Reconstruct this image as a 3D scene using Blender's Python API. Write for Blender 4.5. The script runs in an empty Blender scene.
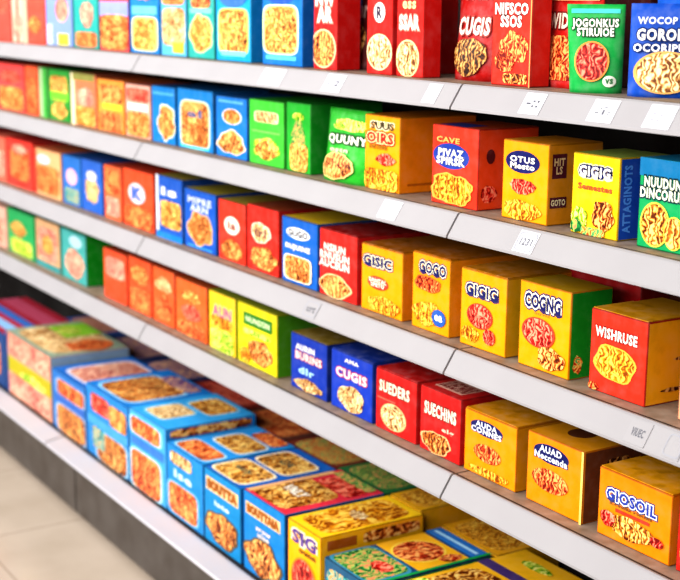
# Supermarket aisle: a long white gondola of shelves filled with boxed and bagged pasta, seen obliquely.
import bpy, bmesh, math, random
from mathutils import Vector, Matrix
random.seed(7)
scn = bpy.context.scene
COL = scn.collection

# ------------------------------------------------------------------ measures of the place (metres)
FLOOR_DROP = 1.5637                       # top shelf edge above the floor
SHELF_Z = {1: FLOOR_DROP, 2: FLOOR_DROP - .2468, 3: FLOOR_DROP - .5197, 4: FLOOR_DROP - .7791, 5: FLOOR_DROP - 1.2718}
CAM = Vector((0, -1.5674, FLOOR_DROP + .1501))
F_PX, PITCH, YAW, ROLL = 1350.6, .2101, 1.0114, .0083
SEAMS = [-.57, -2.07, -3.57, -5.07, -6.57]

_sp, _cp, _sy, _cy = math.sin(PITCH), math.cos(PITCH), math.sin(YAW), math.cos(YAW)
FWD = Vector((-_sy*_cp, _cy*_cp, -_sp))
_r0 = Vector((_cy, _sy, 0)); _u0 = _r0.cross(FWD)
RGT = _r0*math.cos(ROLL) + _u0*math.sin(ROLL)
UPV = _u0*math.cos(ROLL) - _r0*math.sin(ROLL)

def ray(x, y): return FWD*F_PX + RGT*(x-340) - UPV*(y-290)
def at_y(x, y, Y):
    d = ray(x, y); return CAM + d*((Y-CAM.y)/d.y)
def at_z(x, y, Z):
    d = ray(x, y); return CAM + d*((Z-CAM.z)/d.z)

# ------------------------------------------------------------------ materials
def lin(h):
    h = h.lstrip('#'); c = [int(h[i:i+2], 16)/255 for i in (0, 2, 4)]
    return tuple((v/12.92 if v <= .04045 else ((v+.055)/1.055)**2.4) for v in c) + (1,)
def mix(c, d, t): return tuple(a*(1-t)+b*t for a, b in zip(c, d))
_m = {}
def darker(h, t=.3):
    c = [int(h.lstrip('#')[i:i+2], 16) for i in (0, 2, 4)]
    return '#%02x%02x%02x' % tuple(int(v*(1-t)) for v in c)
def new_mat(name):
    m = bpy.data.materials.new(name); m.use_nodes = True
    return m, m.node_tree.nodes, m.node_tree.links, m.node_tree.nodes['Principled BSDF']
def ramp(N, stops, interp='LINEAR'):
    r = N.new('ShaderNodeValToRGB'); e = r.color_ramp; e.interpolation = interp
    while len(e.elements) < len(stops): e.elements.new(.5)
    for el, (p, c) in zip(e.elements, stops): el.position = p; el.color = c
    return r
def card(hexc, mottle=.055, rough=.38):
    """printed, lightly varnished cardboard: a flat ink with faint mottling"""
    k = ('card', hexc, mottle, rough)
    if k in _m: return _m[k]
    m, N, L, b = new_mat('printed_card_' + hexc.strip('#'))
    c = lin(hexc)
    tc = N.new('ShaderNodeTexCoord'); n = N.new('ShaderNodeTexNoise'); n.inputs['Scale'].default_value = 38; n.inputs['Detail'].default_value = 5
    L.new(tc.outputs['Object'], n.inputs['Vector'])
    r = ramp(N, [(.32, mix(c, (0, 0, 0, 1), mottle*1.6)), (.47, c), (.75, mix(c, (1, 1, 1, 1), mottle*.5))])
    L.new(n.outputs['Fac'], r.inputs['Fac']); L.new(r.outputs['Color'], b.inputs['Base Color'])
    b.inputs['Roughness'].default_value = rough+.1; b.inputs['Specular IOR Level'].default_value = .08
    _m[k] = m; return m
PALS = {
    'gold':   ('#5c2406', '#b4641a', '#e29c34', '#f8da84'),
    'amber':  ('#4e1a08', '#a84a14', '#dc8030', '#f4c878'),
    'orange': ('#741406', '#c0381a', '#e66c30', '#f6b468'),
    'tomato': ('#7a0a08', '#c81e1a', '#e84c38', '#f6a080'),
    'pale':   ('#6e3c18', '#c08444', '#e8c07c', '#f8e6b8'),
    'rose':   ('#903c40', '#c8685c', '#de9478', '#f0ceb0'),
    'yellow': ('#8a4206', '#cc7a10', '#eaa41e', '#f8d05c'),
    'lime':   ('#4c8a10', '#98c020', '#d6dc40', '#f2f090'),
    'herb':   ('#0e5a2a', '#2c9a48', '#a8c860', '#e48a60'),
    'teal':   ('#0c5a60', '#2a98a0', '#7ac8b0', '#e8a060'),
    'mix':    ('#b02a20', '#e88a30', '#f4d070', '#58a060'),
    'brown':  ('#2c1206', '#6a3410', '#a8702c', '#d8ac64'),
    'violet': ('#28246e', '#6a4a98', '#d08a70', '#f0c890'),
}
def pasta(pal, scale=1.0):
    """a printed photograph of curly pasta: twisted strands from a distorted wave over cell edges"""
    k = ('pasta', pal, scale)
    if k in _m: return _m[k]
    m, N, L, b = new_mat('pasta_print_' + pal)
    c = [lin(h) for h in PALS[pal]]
    tc = N.new('ShaderNodeTexCoord'); oi = N.new('ShaderNodeObjectInfo')
    add = N.new('ShaderNodeVectorMath'); add.operation = 'ADD'
    sc = N.new('ShaderNodeVectorMath'); sc.operation = 'SCALE'; sc.inputs['Scale'].default_value = 7.3
    comb = N.new('ShaderNodeCombineXYZ')
    for i in range(3): L.new(oi.outputs['Random'], comb.inputs[i])
    L.new(comb.outputs[0], sc.inputs[0]); L.new(tc.outputs['Object'], add.inputs[0]); L.new(sc.outputs[0], add.inputs[1])
    n = N.new('ShaderNodeTexNoise'); n.inputs['Scale'].default_value = 45*scale; n.inputs['Detail'].default_value = 2
    L.new(add.outputs[0], n.inputs['Vector'])
    wob = N.new('ShaderNodeVectorMath'); wob.operation = 'SCALE'; wob.inputs['Scale'].default_value = .022/scale
    L.new(n.outputs['Color'], wob.inputs[0])
    add2 = N.new('ShaderNodeVectorMath'); add2.operation = 'ADD'; L.new(add.outputs[0], add2.inputs[0]); L.new(wob.outputs[0], add2.inputs[1])
    def vor(feat):
        v = N.new('ShaderNodeTexVoronoi'); v.feature = feat; v.inputs['Scale'].default_value = 76*scale
        L.new(add2.outputs[0], v.inputs['Vector']); return v
    edge, cell = vor('DISTANCE_TO_EDGE'), vor('F1')
    sepc = N.new('ShaderNodeSeparateColor'); L.new(cell.outputs['Color'], sepc.inputs[0])
    w = N.new('ShaderNodeTexWave'); w.inputs['Scale'].default_value = 30*scale; w.inputs['Distortion'].default_value = 10
    w.inputs['Detail'].default_value = 1; w.inputs['Detail Scale'].default_value = 2
    L.new(add2.outputs[0], w.inputs['Vector'])
    big = N.new('ShaderNodeTexNoise'); big.inputs['Scale'].default_value = 17*scale; L.new(add.outputs[0], big.inputs['Vector'])
    mr = N.new('ShaderNodeMapRange'); mr.inputs['From Max'].default_value = .2; L.new(edge.outputs['Distance'], mr.inputs['Value'])
    def mul(a, k, plus=None):
        q = N.new('ShaderNodeMath'); q.operation = 'MULTIPLY_ADD'; q.inputs[1].default_value = k; L.new(a, q.inputs[0])
        if plus is None: q.inputs[2].default_value = 0
        elif isinstance(plus, float): q.inputs[2].default_value = plus
        else: L.new(plus, q.inputs[2])
        return q.outputs[0]
    t = mul(w.outputs['Fac'], .52, -.36); t = mul(mr.outputs[0], .2, t); t = mul(sepc.outputs[0], .26, t); t = mul(big.outputs['Fac'], .62, t)
    r = ramp(N, [(.2, c[0]), (.36, c[1]), (.52, c[2]), (.74, c[3])])
    L.new(t, r.inputs['Fac']); L.new(r.outputs['Color'], b.inputs['Base Color'])
    b.inputs['Roughness'].default_value = .4; b.inputs['Specular IOR Level'].default_value = .14
    _m[k] = m; return m
def plain(name, hexc, rough=.4, metal=0, noise=0, scale=20, spec=.5):
    k = ('plain', name)
    if k in _m: return _m[k]
    m, N, L, b = new_mat(name)
    c = lin(hexc); b.inputs['Base Color'].default_value = c
    if noise:
        tc = N.new('ShaderNodeTexCoord'); n = N.new('ShaderNodeTexNoise'); n.inputs['Scale'].default_value = scale; n.inputs['Detail'].default_value = 6
        L.new(tc.outputs['Object'], n.inputs['Vector'])
        r = ramp(N, [(.3, mix(c, (0, 0, 0, 1), noise)), (.7, mix(c, (1, 1, 1, 1), noise*.4))])
        L.new(n.outputs['Fac'], r.inputs['Fac']); L.new(r.outputs['Color'], b.inputs['Base Color'])
    b.inputs['Roughness'].default_value = rough; b.inputs['Metallic'].default_value = metal
    b.inputs['Specular IOR Level'].default_value = spec
    _m[k] = m; return m

# ------------------------------------------------------------------ object helpers
def mesh_obj(name, verts, faces, mats, parent=None, midx=None, smooth=False):
    me = bpy.data.meshes.new(name); me.from_pydata([tuple(v) for v in verts], [], faces)
    for m in mats: me.materials.append(m)
    if midx:
        for p, i in zip(me.polygons, midx): p.material_index = i
    if smooth:
        for p in me.polygons: p.use_smooth = True
    me.update()
    o = bpy.data.objects.new(name, me); COL.objects.link(o)
    if parent: o.parent = parent
    return o
def tag(o, label=None, cat=None, group=None, kind=None):
    for k, v in (('label', label), ('category', cat), ('group', group), ('kind', kind)):
        if v: o[k] = v
    return o
def empty(name, loc, rz=0):
    o = bpy.data.objects.new(name, None); COL.objects.link(o); o.location = loc; o.rotation_euler = (0, 0, rz)
    o.empty_display_size = .05
    return o
def box_obj(name, lo, hi, mat, parent=None, bev=0):
    bm = bmesh.new(); bmesh.ops.create_cube(bm, size=1)
    lo, hi = Vector(lo), Vector(hi)
    for v in bm.verts: v.co = Vector(((v.co.x+.5)*(hi.x-lo.x)+lo.x, (v.co.y+.5)*(hi.y-lo.y)+lo.y, (v.co.z+.5)*(hi.z-lo.z)+lo.z))
    if bev: bmesh.ops.bevel(bm, geom=bm.edges[:], offset=bev, segments=2, affect='EDGES', profile=.5)
    me = bpy.data.meshes.new(name); bm.to_mesh(me); bm.free(); me.materials.append(mat)
    o = bpy.data.objects.new(name, me); COL.objects.link(o)
    if parent: o.parent = parent
    return o
def extrude_x(name, prof, x0, x1, mat, parent=None):
    """a profile in (y, z) run along the shelf from x0 to x1"""
    n = len(prof)
    V = [(x0, y, z) for y, z in prof] + [(x1, y, z) for y, z in prof]
    Fc = [(i, (i+1) % n, n+(i+1) % n, n+i) for i in range(n)] + [tuple(range(n-1, -1, -1)), tuple(range(n, 2*n))]
    return mesh_obj(name, V, Fc, [mat], parent)

# ------------------------------------------------------------------ lettering
_txt = {}
def text_mesh(s, off):
    """flat letter outlines, scaled to a unit square: (verts, faces)"""
    if (s, off) in _txt: return _txt[(s, off)]
    cu = bpy.data.curves.new('letters', 'FONT'); cu.body = s; cu.size = 1; cu.offset = off; cu.resolution_u = 2
    cu.align_x = 'CENTER'; cu.space_line = .82; cu.space_character = 1.12
    o = bpy.data.objects.new('letters', cu); COL.objects.link(o)
    dg = bpy.context.evaluated_depsgraph_get(); dg.update()
    me = bpy.data.meshes.new_from_object(o.evaluated_get(dg))
    V = [(v.co.x, v.co.y) for v in me.vertices]; Fc = [tuple(p.vertices) for p in me.polygons]
    bpy.data.objects.remove(o); bpy.data.curves.remove(cu); bpy.data.meshes.remove(me)
    _txt[(s, off)] = (V, Fc); return V, Fc

# ------------------------------------------------------------------ packs
class Pack:
    """size and surface of a pack: pos(face, u, v, off) is a point off metres proud of a face"""
    def __init__(s, w, d, h, pouch=False, taper=0.0): s.w, s.d, s.h, s.pouch, s.taper = w, d, h, pouch, taper
    def thick(s, u, v):
        e = max(0.0, 1-abs(2*u-1)**4)
        return .0015 + (s.d/2-.0015) * e * (max(0, 1-v)**.55 * (.72+.28*math.sin(min(1, v*1.6+.25)*math.pi)))
    def pos(s, f, u, v, off):
        if s.pouch:
            x = u*s.w; x += s.taper*s.w*(1-v)*(1-u)
            return (x, s.d/2 - s.thick(u, v) - off, v*s.h)
        if f == 'F': return (u*s.w, -off, v*s.h)
        if f == 'S': return (s.w+off, u*s.d, v*s.h)
        return (u*s.w, v*s.d, s.h+off)
    def size(s, f): return {'F': (s.w, s.h), 'S': (s.d, s.h), 'T': (s.w, s.d)}[f]

def T(t, cu, cv, w, h, col, out=None, face='F', out2=None, rot=0, pad=.115): return ('T', t, cu, cv, w, h, col, out, face, out2, rot, pad)
def P(cu, cv, w, h, pal, shape='oval', face='F', rim=None, sc=1.0): return ('P', cu, cv, w, h, pal, shape, face, rim, sc)
def B(u0, v0, u1, v1, col, face='F', name='colour_band'): return ('B', u0, v0, u1, v1, col, face, name)
def O(cu, cv, w, h, col, face='F', name='badge'): return ('O', cu, cv, w, h, col, face, name)

def outline(shape, rnd, n=28):
    pts = []
    if shape == 'rect':
        for i in range(n):
            a = 2*math.pi*i/n; c, s_ = math.cos(a), math.sin(a)
            pts.append((.5*math.copysign(abs(c)**.35, c), .5*math.copysign(abs(s_)**.35, s_)))
    else:
        k1, k2, p1, p2 = rnd.randint(3, 5), rnd.randint(6, 9), rnd.random()*6.3, rnd.random()*6.3
        amp = {'oval': .0, 'blob': .09, 'pile': .13}[shape]
        for i in range(n):
            a = 2*math.pi*i/n; r = .5*(1 - amp*.5 + amp*(math.sin(k1*a+p1)*.6+math.sin(k2*a+p2)*.4))
            y = r*math.sin(a)
            if shape == 'pile' and y < 0: y *= .85
            pts.append((r*math.cos(a), y))
    return pts
def patch(pk, face, cu, cv, w, h, pts, off):
    """a filled outline laid on the pack's face, in rings so it follows a bulging pouch"""
    rings = (1, .66, .33) if pk.pouch else (1,)
    V, Fc = [], []; n = len(pts)
    for r in rings: V += [pk.pos(face, min(.995, max(.005, cu+x*w*r)), min(.995, max(.005, cv+y*h*r)), off) for x, y in pts]
    for k in range(len(rings)-1):
        for i in range(n): Fc.append((k*n+i, k*n+(i+1) % n, (k+1)*n+(i+1) % n, (k+1)*n+i))
    b = (len(rings)-1)*n; Fc.append(tuple(range(b, b+n)))
    return V, Fc
def decorate(root, pk, art, rnd):
    """each printed motif is a part of its own on the pack"""
    lay = {}
    for el in art:
        face = el[{'T': 8, 'P': 7, 'B': 6, 'O': 6}[el[0]]]
        off = lay.get(face, .0004) ; lay[face] = off + .00035
        if pk.pouch: off += .001
        if el[0] == 'B':
            _, u0, v0, u1, v1, col, _, nm = el
            if pk.pouch:
                V, Fc = [], []; n = 10
                for j in range(5):
                    for i in range(n+1): V.append(pk.pos(face, .02+.96*(u0+(u1-u0)*i/n), v0+(v1-v0)*j/4, off))
                Fc = [(j*(n+1)+i, j*(n+1)+i+1, (j+1)*(n+1)+i+1, (j+1)*(n+1)+i) for j in range(4) for i in range(n)]
            else:
                V = [pk.pos(face, u, v, off) for u, v in ((u0, v0), (u1, v0), (u1, v1), (u0, v1))]; Fc = [(0, 1, 2, 3)]
            mesh_obj(nm, V, Fc, [card(col)], root)
        elif el[0] == 'O':
            _, cu, cv, w, h, col, _, nm = el
            V, Fc = patch(pk, face, cu, cv, w, h, outline('oval', rnd), off); mesh_obj(nm, V, Fc, [card(col)], root)
        elif el[0] == 'P':
            _, cu, cv, w, h, pal, shape, _, rim, sc = el
            pts = outline(shape, rnd)
            if rim:
                V, Fc = patch(pk, face, cu, cv, w*1.12, h*1.09, pts, off)
                V2, F2 = patch(pk, face, cu, cv, w, h, pts, off+.0003); b = len(V)
                lay[face] += .0003
                mesh_obj('pasta_picture', V+V2, Fc+[tuple(i+b for i in f) for f in F2], [card(rim), pasta(pal, sc)], root, [0]*len(Fc)+[1]*len(F2))
            else:
                V, Fc = patch(pk, face, cu, cv, w, h, pts, off); mesh_obj('pasta_picture', V, Fc, [pasta(pal, sc)], root)
        else:
            _, t, cu, cv, w, h, col, out, _, out2, rot, pad = el
            base, _f = text_mesh(t, .04)
            xs = [p[0] for p in base]; ys = [p[1] for p in base]
            cx, cy = (min(xs)+max(xs))/2, (min(ys)+max(ys))/2; sx, sy = 1/(max(xs)-min(xs)), 1/(max(ys)-min(ys))
            V, Fc, mi, mats = [], [], [], []
            for c, of in ((out2, pad*1.6), (out, pad), (col, .04)):
                if not c: continue
                tv, tf = text_mesh(t, of); b = len(V); mats.append(card(c, .05))
                for x, y in tv:
                    px, py = (x-cx)*sx, (y-cy)*sy
                    if rot: px, py = -py, px
                    V.append(pk.pos(face, cu+px*w, cv+py*h, off))
                Fc += [tuple(i+b for i in f) for f in tf]; mi += [len(mats)-1]*len(tf)
                off += .0003
            lay[face] = off + .0002
            mesh_obj('lettering', V, Fc, mats, root, mi)

def carton_mesh(pk, cf, cs, ct):
    bm = bmesh.new(); bmesh.ops.create_cube(bm, size=1)
    for v in bm.verts: v.co = Vector(((v.co.x+.5)*pk.w, (v.co.y+.5)*pk.d, (v.co.z+.5)*pk.h))
    bmesh.ops.bevel(bm, geom=bm.edges[:], offset=.0026, segments=2, affect='EDGES', profile=.5)
    bm.normal_update()
    for f in bm.faces:
        n = f.normal
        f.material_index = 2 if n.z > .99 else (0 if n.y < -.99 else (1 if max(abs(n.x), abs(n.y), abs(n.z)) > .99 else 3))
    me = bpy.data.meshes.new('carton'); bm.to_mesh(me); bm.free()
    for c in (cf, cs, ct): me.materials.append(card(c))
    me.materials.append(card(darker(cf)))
    return me
def pouch_mesh(pk, col, back):
    nu, nv = 14, 16; V, Fc, mi = [], [], []
    for side in (0, 1):
        for j in range(nv+1):
            for i in range(nu+1):
                u, v = i/nu, j/nv; x, y, z = pk.pos('F', u, v, 0)
                if v > .93: y += .0008*(1 if i % 2 else -1)
                V.append((x, y if side == 0 else pk.d-y, z))
    S = (nu+1)*(nv+1); q = lambda s, i, j: s*S + j*(nu+1)+i
    for j in range(nv):
        for i in range(nu):
            Fc.append((q(0, i, j), q(0, i+1, j), q(0, i+1, j+1), q(0, i, j+1))); mi.append(0)
            Fc.append((q(1, i, j), q(1, i, j+1), q(1, i+1, j+1), q(1, i+1, j))); mi.append(1)
    for j in range(nv):
        Fc.append((q(0, 0, j), q(0, 0, j+1), q(1, 0, j+1), q(1, 0, j))); mi.append(1)
        Fc.append((q(0, nu, j), q(1, nu, j), q(1, nu, j+1), q(0, nu, j+1))); mi.append(1)
    for i in range(nu):
        Fc.append((q(0, i, 0), q(1, i, 0), q(1, i+1, 0), q(0, i+1, 0))); mi.append(1)
        Fc.append((q(0, i, nv), q(0, i+1, nv), q(1, i+1, nv), q(1, i, nv))); mi.append(1)
    me = bpy.data.meshes.new('pouch'); me.from_pydata(V, [], Fc)
    me.materials.append(card(col, .14, .25)); me.materials.append(card(back, .14, .25))
    for p, i in zip(me.polygons, mi): p.material_index = i; p.use_smooth = True
    return me

SHELF_NAME = {1: 'top shelf', 2: 'second shelf', 3: 'third shelf', 4: 'fourth shelf', 5: 'bottom deck'}
NAMES = {'pasta_box': 'box', 'pasta_pouch': 'bag'}
def pack(row, xl, xr, yt, label, cf, cs=None, ct=None, art=(), set_=.04, d=.17, h=None, rz=0, pouch=False, taper=0, back=None, flap=False, gap=.004, lift=0):
    """stand one pack on a shelf: its front runs between the sight lines xl and xr, set_ behind the shelf edge"""
    rnd = random.Random(hash((row, xl, xr)) & 0xffff)
    cs = cs or cf; ct = ct or cs
    z = SHELF_Z[row] + lift
    ybot = 300
    A = at_y(xl, ybot, set_)
    for _ in range(4):                          # slide along the plumb line to the shelf's level
        p = CAM + (Vector((A.x, A.y, z))-CAM); dd = p-CAM; w_ = dd.dot(FWD); ybot = 290-F_PX*dd.dot(UPV)/w_
        A = at_y(xl, ybot, set_)
    A.z = z
    dirx = Vector((math.cos(rz), math.sin(rz), 0)); nrm = Vector((-dirx.y, dirx.x, 0))
    d2 = ray(xr, ybot); t = (A-CAM).dot(nrm)/d2.dot(nrm); w = ((CAM+d2*t)-A).dot(dirx) - gap
    if h is None: h = at_y(xl, yt, set_).z - z
    pk = Pack(w, d, h, pouch, taper)
    nm = 'pasta_pouch' if pouch else 'pasta_box'
    root = empty(nm, A, rz)
    tag(root, label, NAMES[nm], ('pasta bags on the ' if pouch else 'pasta boxes on the ') + SHELF_NAME[row])
    me = pouch_mesh(pk, cf, back or cf) if pouch else carton_mesh(pk, cf, cs, ct)
    o = bpy.data.objects.new('pouch_body' if pouch else 'carton', me); COL.objects.link(o); o.parent = root
    if row == 5: art = [el[:9] + (el[9]*.62,) if el[0] == 'P' else el for el in art]
    decorate(root, pk, art, rnd)
    if flap:
        V = [(.003, .002, h+.0003), (w-.003, .002, h+.0003), (w-.003, d*.56, h+.0003), (.003, d*.56, h+.0003)]
        V += [(x, y, z_+.0012) for x, y, z_ in V]
        mesh_obj('top_flap', V, [(3, 2, 1, 0), (4, 5, 6, 7), (0, 1, 5, 4), (1, 2, 6, 5), (2, 3, 7, 6), (3, 0, 4, 7)], [card(ct, .16)], root)
    return root

# ------------------------------------------------------------------ the setting
def tile_floor():
    m, N, L, b = new_mat('cream_floor_tiles')
    tc = N.new('ShaderNodeTexCoord'); sp = N.new('ShaderNodeSeparateXYZ'); L.new(tc.outputs['Object'], sp.inputs[0])
    def line(ax, origin, pitch):
        a = N.new('ShaderNodeMath'); a.operation = 'ADD'; a.inputs[1].default_value = -origin + 60; L.new(sp.outputs[ax], a.inputs[0])
        mo = N.new('ShaderNodeMath'); mo.operation = 'PINGPONG'; mo.inputs[1].default_value = pitch/2; L.new(a.outputs[0], mo.inputs[0])
        lt = N.new('ShaderNodeMath'); lt.operation = 'LESS_THAN'; lt.inputs[1].default_value = .003; L.new(mo.outputs[0], lt.inputs[0])
        return lt
    lx, ly = line(0, -4.10, .6), line(1, -.373, .6)
    mxm = N.new('ShaderNodeMath'); mxm.operation = 'MAXIMUM'; L.new(lx.outputs[0], mxm.inputs[0]); L.new(ly.outputs[0], mxm.inputs[1])
    n = N.new('ShaderNodeTexNoise'); n.inputs['Scale'].default_value = 5; n.inputs['Detail'].default_value = 8; L.new(tc.outputs['Object'], n.inputs['Vector'])
    r = ramp(N, [(.3, lin('#b3a494')), (.7, lin('#bdae9f'))]); L.new(n.outputs['Fac'], r.inputs['Fac'])
    mc = N.new('ShaderNodeMix'); mc.data_type = 'RGBA'; L.new(mxm.outputs[0], mc.inputs[0]); L.new(r.outputs['Color'], mc.inputs[6]); mc.inputs[7].default_value = lin('#9b8b7b')
    L.new(mc.outputs[2], b.inputs['Base Color']); b.inputs['Roughness'].default_value = .22
    return m
M_WHITE = plain('white_enamel', '#939092', .5, noise=.03, scale=6, spec=.3)
M_LIP = plain('deck_lip_white', '#aeabb0', .45, noise=.03, scale=6)
M_BOARD = plain('shelf_board_tan', '#86705c', .55, noise=.2, scale=30, spec=.3)
M_UNDER = plain('dark_seam_and_shade', '#1e1612', .6)  # dark seams and brackets; also painted shade on shelf undersides and deck
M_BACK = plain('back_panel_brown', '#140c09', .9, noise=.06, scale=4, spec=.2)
M_KICK = plain('kick_plate_taupe', '#463e38', .45, noise=.08, scale=12)
M_TAG = plain('tag_paper', '#c6c6cc', .5)
M_TAGRIM = plain('tag_rim_grey', '#8c8c94', .5)
M_TAGINK = plain('tag_ink_grey', '#55555e', .6)

X0, X1 = SEAMS[-1], SEAMS[0]
tag(mesh_obj('floor', [(X0-1, -3.4, 0), (1.5, -3.4, 0), (1.5, 1.2, 0), (X0-1, 1.2, 0)], [(0, 1, 2, 3)], [tile_floor()]), kind='structure')
tag(box_obj('wall_back', (X0, .505, 0), (X1, .56, 2.15), M_BACK), kind='structure')

BAYNAME = ['fourth bay from the far end', 'bay with the loose yellow and teal boxes', 'middle bay', 'blurred far bay', 'end bay furthest down the aisle']
def shelf(row, k):
    xa, xb = SEAMS[k+1]+.003, SEAMS[k]-.003; z = SHELF_Z[row]
    where = ['close bay with fully sharp packs', 'middle bay of the aisle', 'far blurred bay', 'last bay at the far end'][k]
    lab = {1: 'uppermost', 2: 'second', 3: 'third', 4: 'fourth'}[row]
    root = tag(empty('gondola_shelf', ((xa+xb)/2, 0, z)), f'white {lab} shelf from the top, {where}', 'shelf', 'white gondola shelves')
    c = (xa+xb)/2
    box_obj('board', (xa-c, .004, -.012), (xb-c, .5, 0), M_BOARD, root)
    box_obj('underside', (xa-c, .006, -.022), (xb-c, .5, -.0121), M_UNDER, root)  # dark sheet: the shade below the shelf is put into its colour
    # sloping price rail: narrow lip on top, face leaning out toward the shopper
    prof = [(.004, -.0005), (.0, 0), (-.0035, -.003), (-.029, -.0425), (-.0295, -.047), (-.024, -.047), (-.002, -.022), (.004, -.022)]
    extrude_x('price_rail', [(y, z_) for y, z_ in prof], xa-c, xb-c, M_WHITE, root)
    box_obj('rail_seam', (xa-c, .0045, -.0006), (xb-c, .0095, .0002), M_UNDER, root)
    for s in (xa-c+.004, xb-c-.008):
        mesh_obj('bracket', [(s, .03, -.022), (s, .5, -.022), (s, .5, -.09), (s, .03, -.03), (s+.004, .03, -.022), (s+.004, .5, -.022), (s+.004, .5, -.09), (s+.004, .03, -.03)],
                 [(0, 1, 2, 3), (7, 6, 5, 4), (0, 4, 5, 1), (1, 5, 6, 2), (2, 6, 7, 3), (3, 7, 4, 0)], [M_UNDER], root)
for row in (1, 2, 3, 4):
    for k in range(4): shelf(row, k)
BASE_SEAMS = [-1.13, -2.63, -4.13, -5.63, -7.13]
for k in range(4):
    xa, xb = BASE_SEAMS[k+1]+.005, BASE_SEAMS[k]-.005; c = (xa+xb)/2; z = SHELF_Z[5]
    where = ['under the lidded yellow box', 'under the row of blue boxes', 'under the pink and yellow box', 'at the far end of the aisle'][k]
    root = tag(empty('display_deck', (c, 0, 0)), f'low white base deck with taupe kick plate {where}', 'shelf base', 'base decks of the gondola')
    box_obj('deck', (xa-c, -.0605, z-.03), (xb-c, .5, z), M_UNDER, root)  # coloured dark to paint the shadow line where boxes meet the deck
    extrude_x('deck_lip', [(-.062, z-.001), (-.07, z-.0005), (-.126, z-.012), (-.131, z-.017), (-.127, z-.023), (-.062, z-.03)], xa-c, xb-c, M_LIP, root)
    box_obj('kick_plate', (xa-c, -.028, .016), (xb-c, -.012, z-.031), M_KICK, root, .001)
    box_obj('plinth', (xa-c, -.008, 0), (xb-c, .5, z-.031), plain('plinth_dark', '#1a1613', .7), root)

# price tags slipped in the sloping rails
def price_tag(row, xl, xr, yc, label, rim=False, text='', lines=True, clear=False):
    z = SHELF_Z[row]
    a, b_ = at_y(xl, yc, -.016), at_y(xr, yc, -.016); w = b_.x-a.x
    s = Vector((0, -.0255, -.0395)); n = Vector((0, -.0395, .0255)).normalized()
    o0 = Vector((a.x, -.0035, z-.003))
    root = tag(empty('price_tag', o0), label, 'price tag', 'paper price tags in the shelf rails')
    f = lambda u, v, off: Vector((u*w, 0, 0)) + s*(.04+.9*v) + n*off
    def quad(u0, v0, u1, v1, off): return [f(u0, v0, off), f(u0, v1, off), f(u1, v1, off), f(u1, v0, off)]
    V = quad(0, 0, 1, 1, .0004) + quad(0, 0, 1, 1, .0010)
    mesh_obj('paper', V, [(3, 2, 1, 0), (4, 5, 6, 7), (0, 1, 5, 4), (1, 2, 6, 5), (2, 3, 7, 6), (3, 0, 4, 7)], [M_WHITE if clear else M_TAG], root)
    if rim:
        pts = outline('rect', random.Random(1), 32); V = []
        for r, of in ((.94, .0014), (.84, .0014)): V += [f(.5+x*r, .5+y*r*.95, of) for x, y in pts]
        n_ = len(pts); mesh_obj('rim', V, [(i, (i+1) % n_, n_+(i+1) % n_, n_+i) for i in range(n_)], [M_TAGRIM], root)
    if text:
        tv, tf = text_mesh(text, .02); xs = [p[0] for p in tv]; ys = [p[1] for p in tv]
        V = [f(.5+((x-(min(xs)+max(xs))/2)/(max(xs)-min(xs)))*.6, .5-((y-(min(ys)+max(ys))/2)/(max(ys)-min(ys)))*.34, .0014) for x, y in tv]
        mesh_obj('lettering', V, tf, [M_TAGINK], root)
price_tag(1, 262, 283, 72, 'pale blank price tag in the top rail below the two blue boxes', lines=False)
price_tag(1, 325, 343, 84, 'white price tag in the top rail below the red box touching the deep blue box', text='- 2')
price_tag(1, 426, 439, 95, 'small white price tag in the top rail below the red box reading SSAR')
price_tag(1, 523, 543, 106, 'square white price tag in the top rail below the red box reading NIFSCO', text='-::')
price_tag(1, 591, 616, 114, 'white price tag in the top rail below the green bag', text='.-\n-1:')
price_tag(1, 647, 674, 120, 'white price tag in the top rail below the large blue bag', text='-.:\n..-')
price_tag(2, 381, 399, 213, 'plain white price tag in the second rail below the tall yellow box')
price_tag(2, 517, 536, 243, 'round-cornered price tag printed 1231 in the second rail', rim=True, text='1231')
price_tag(3, 305, 318, 310, 'small round-cornered price tag in the third rail below the blue box', rim=True, text='urt', clear=True)
price_tag(3, 628, 649, 432, 'narrow tag of grey print in the third rail below the red-fronted box', text='VIUEC', clear=True)
price_tag(3, 666, 684, 441, 'round-cornered blank price tag at the cut end of the third rail', rim=True, clear=True)

# ------------------------------------------------------------------ the packs, shelf by shelf from the far end
WH, NV, RD, YL = '#f6f1e8', '#1b1f63', '#d8281e', '#f7bd14'
RED, ORG, BLU, CYN, DBL, GRN, LGR, TEA = '#d61f1a', '#e8632a', '#1763b4', '#1488c6', '#1d3a9a', '#1d9a2c', '#4fb833', '#17928c'

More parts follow.
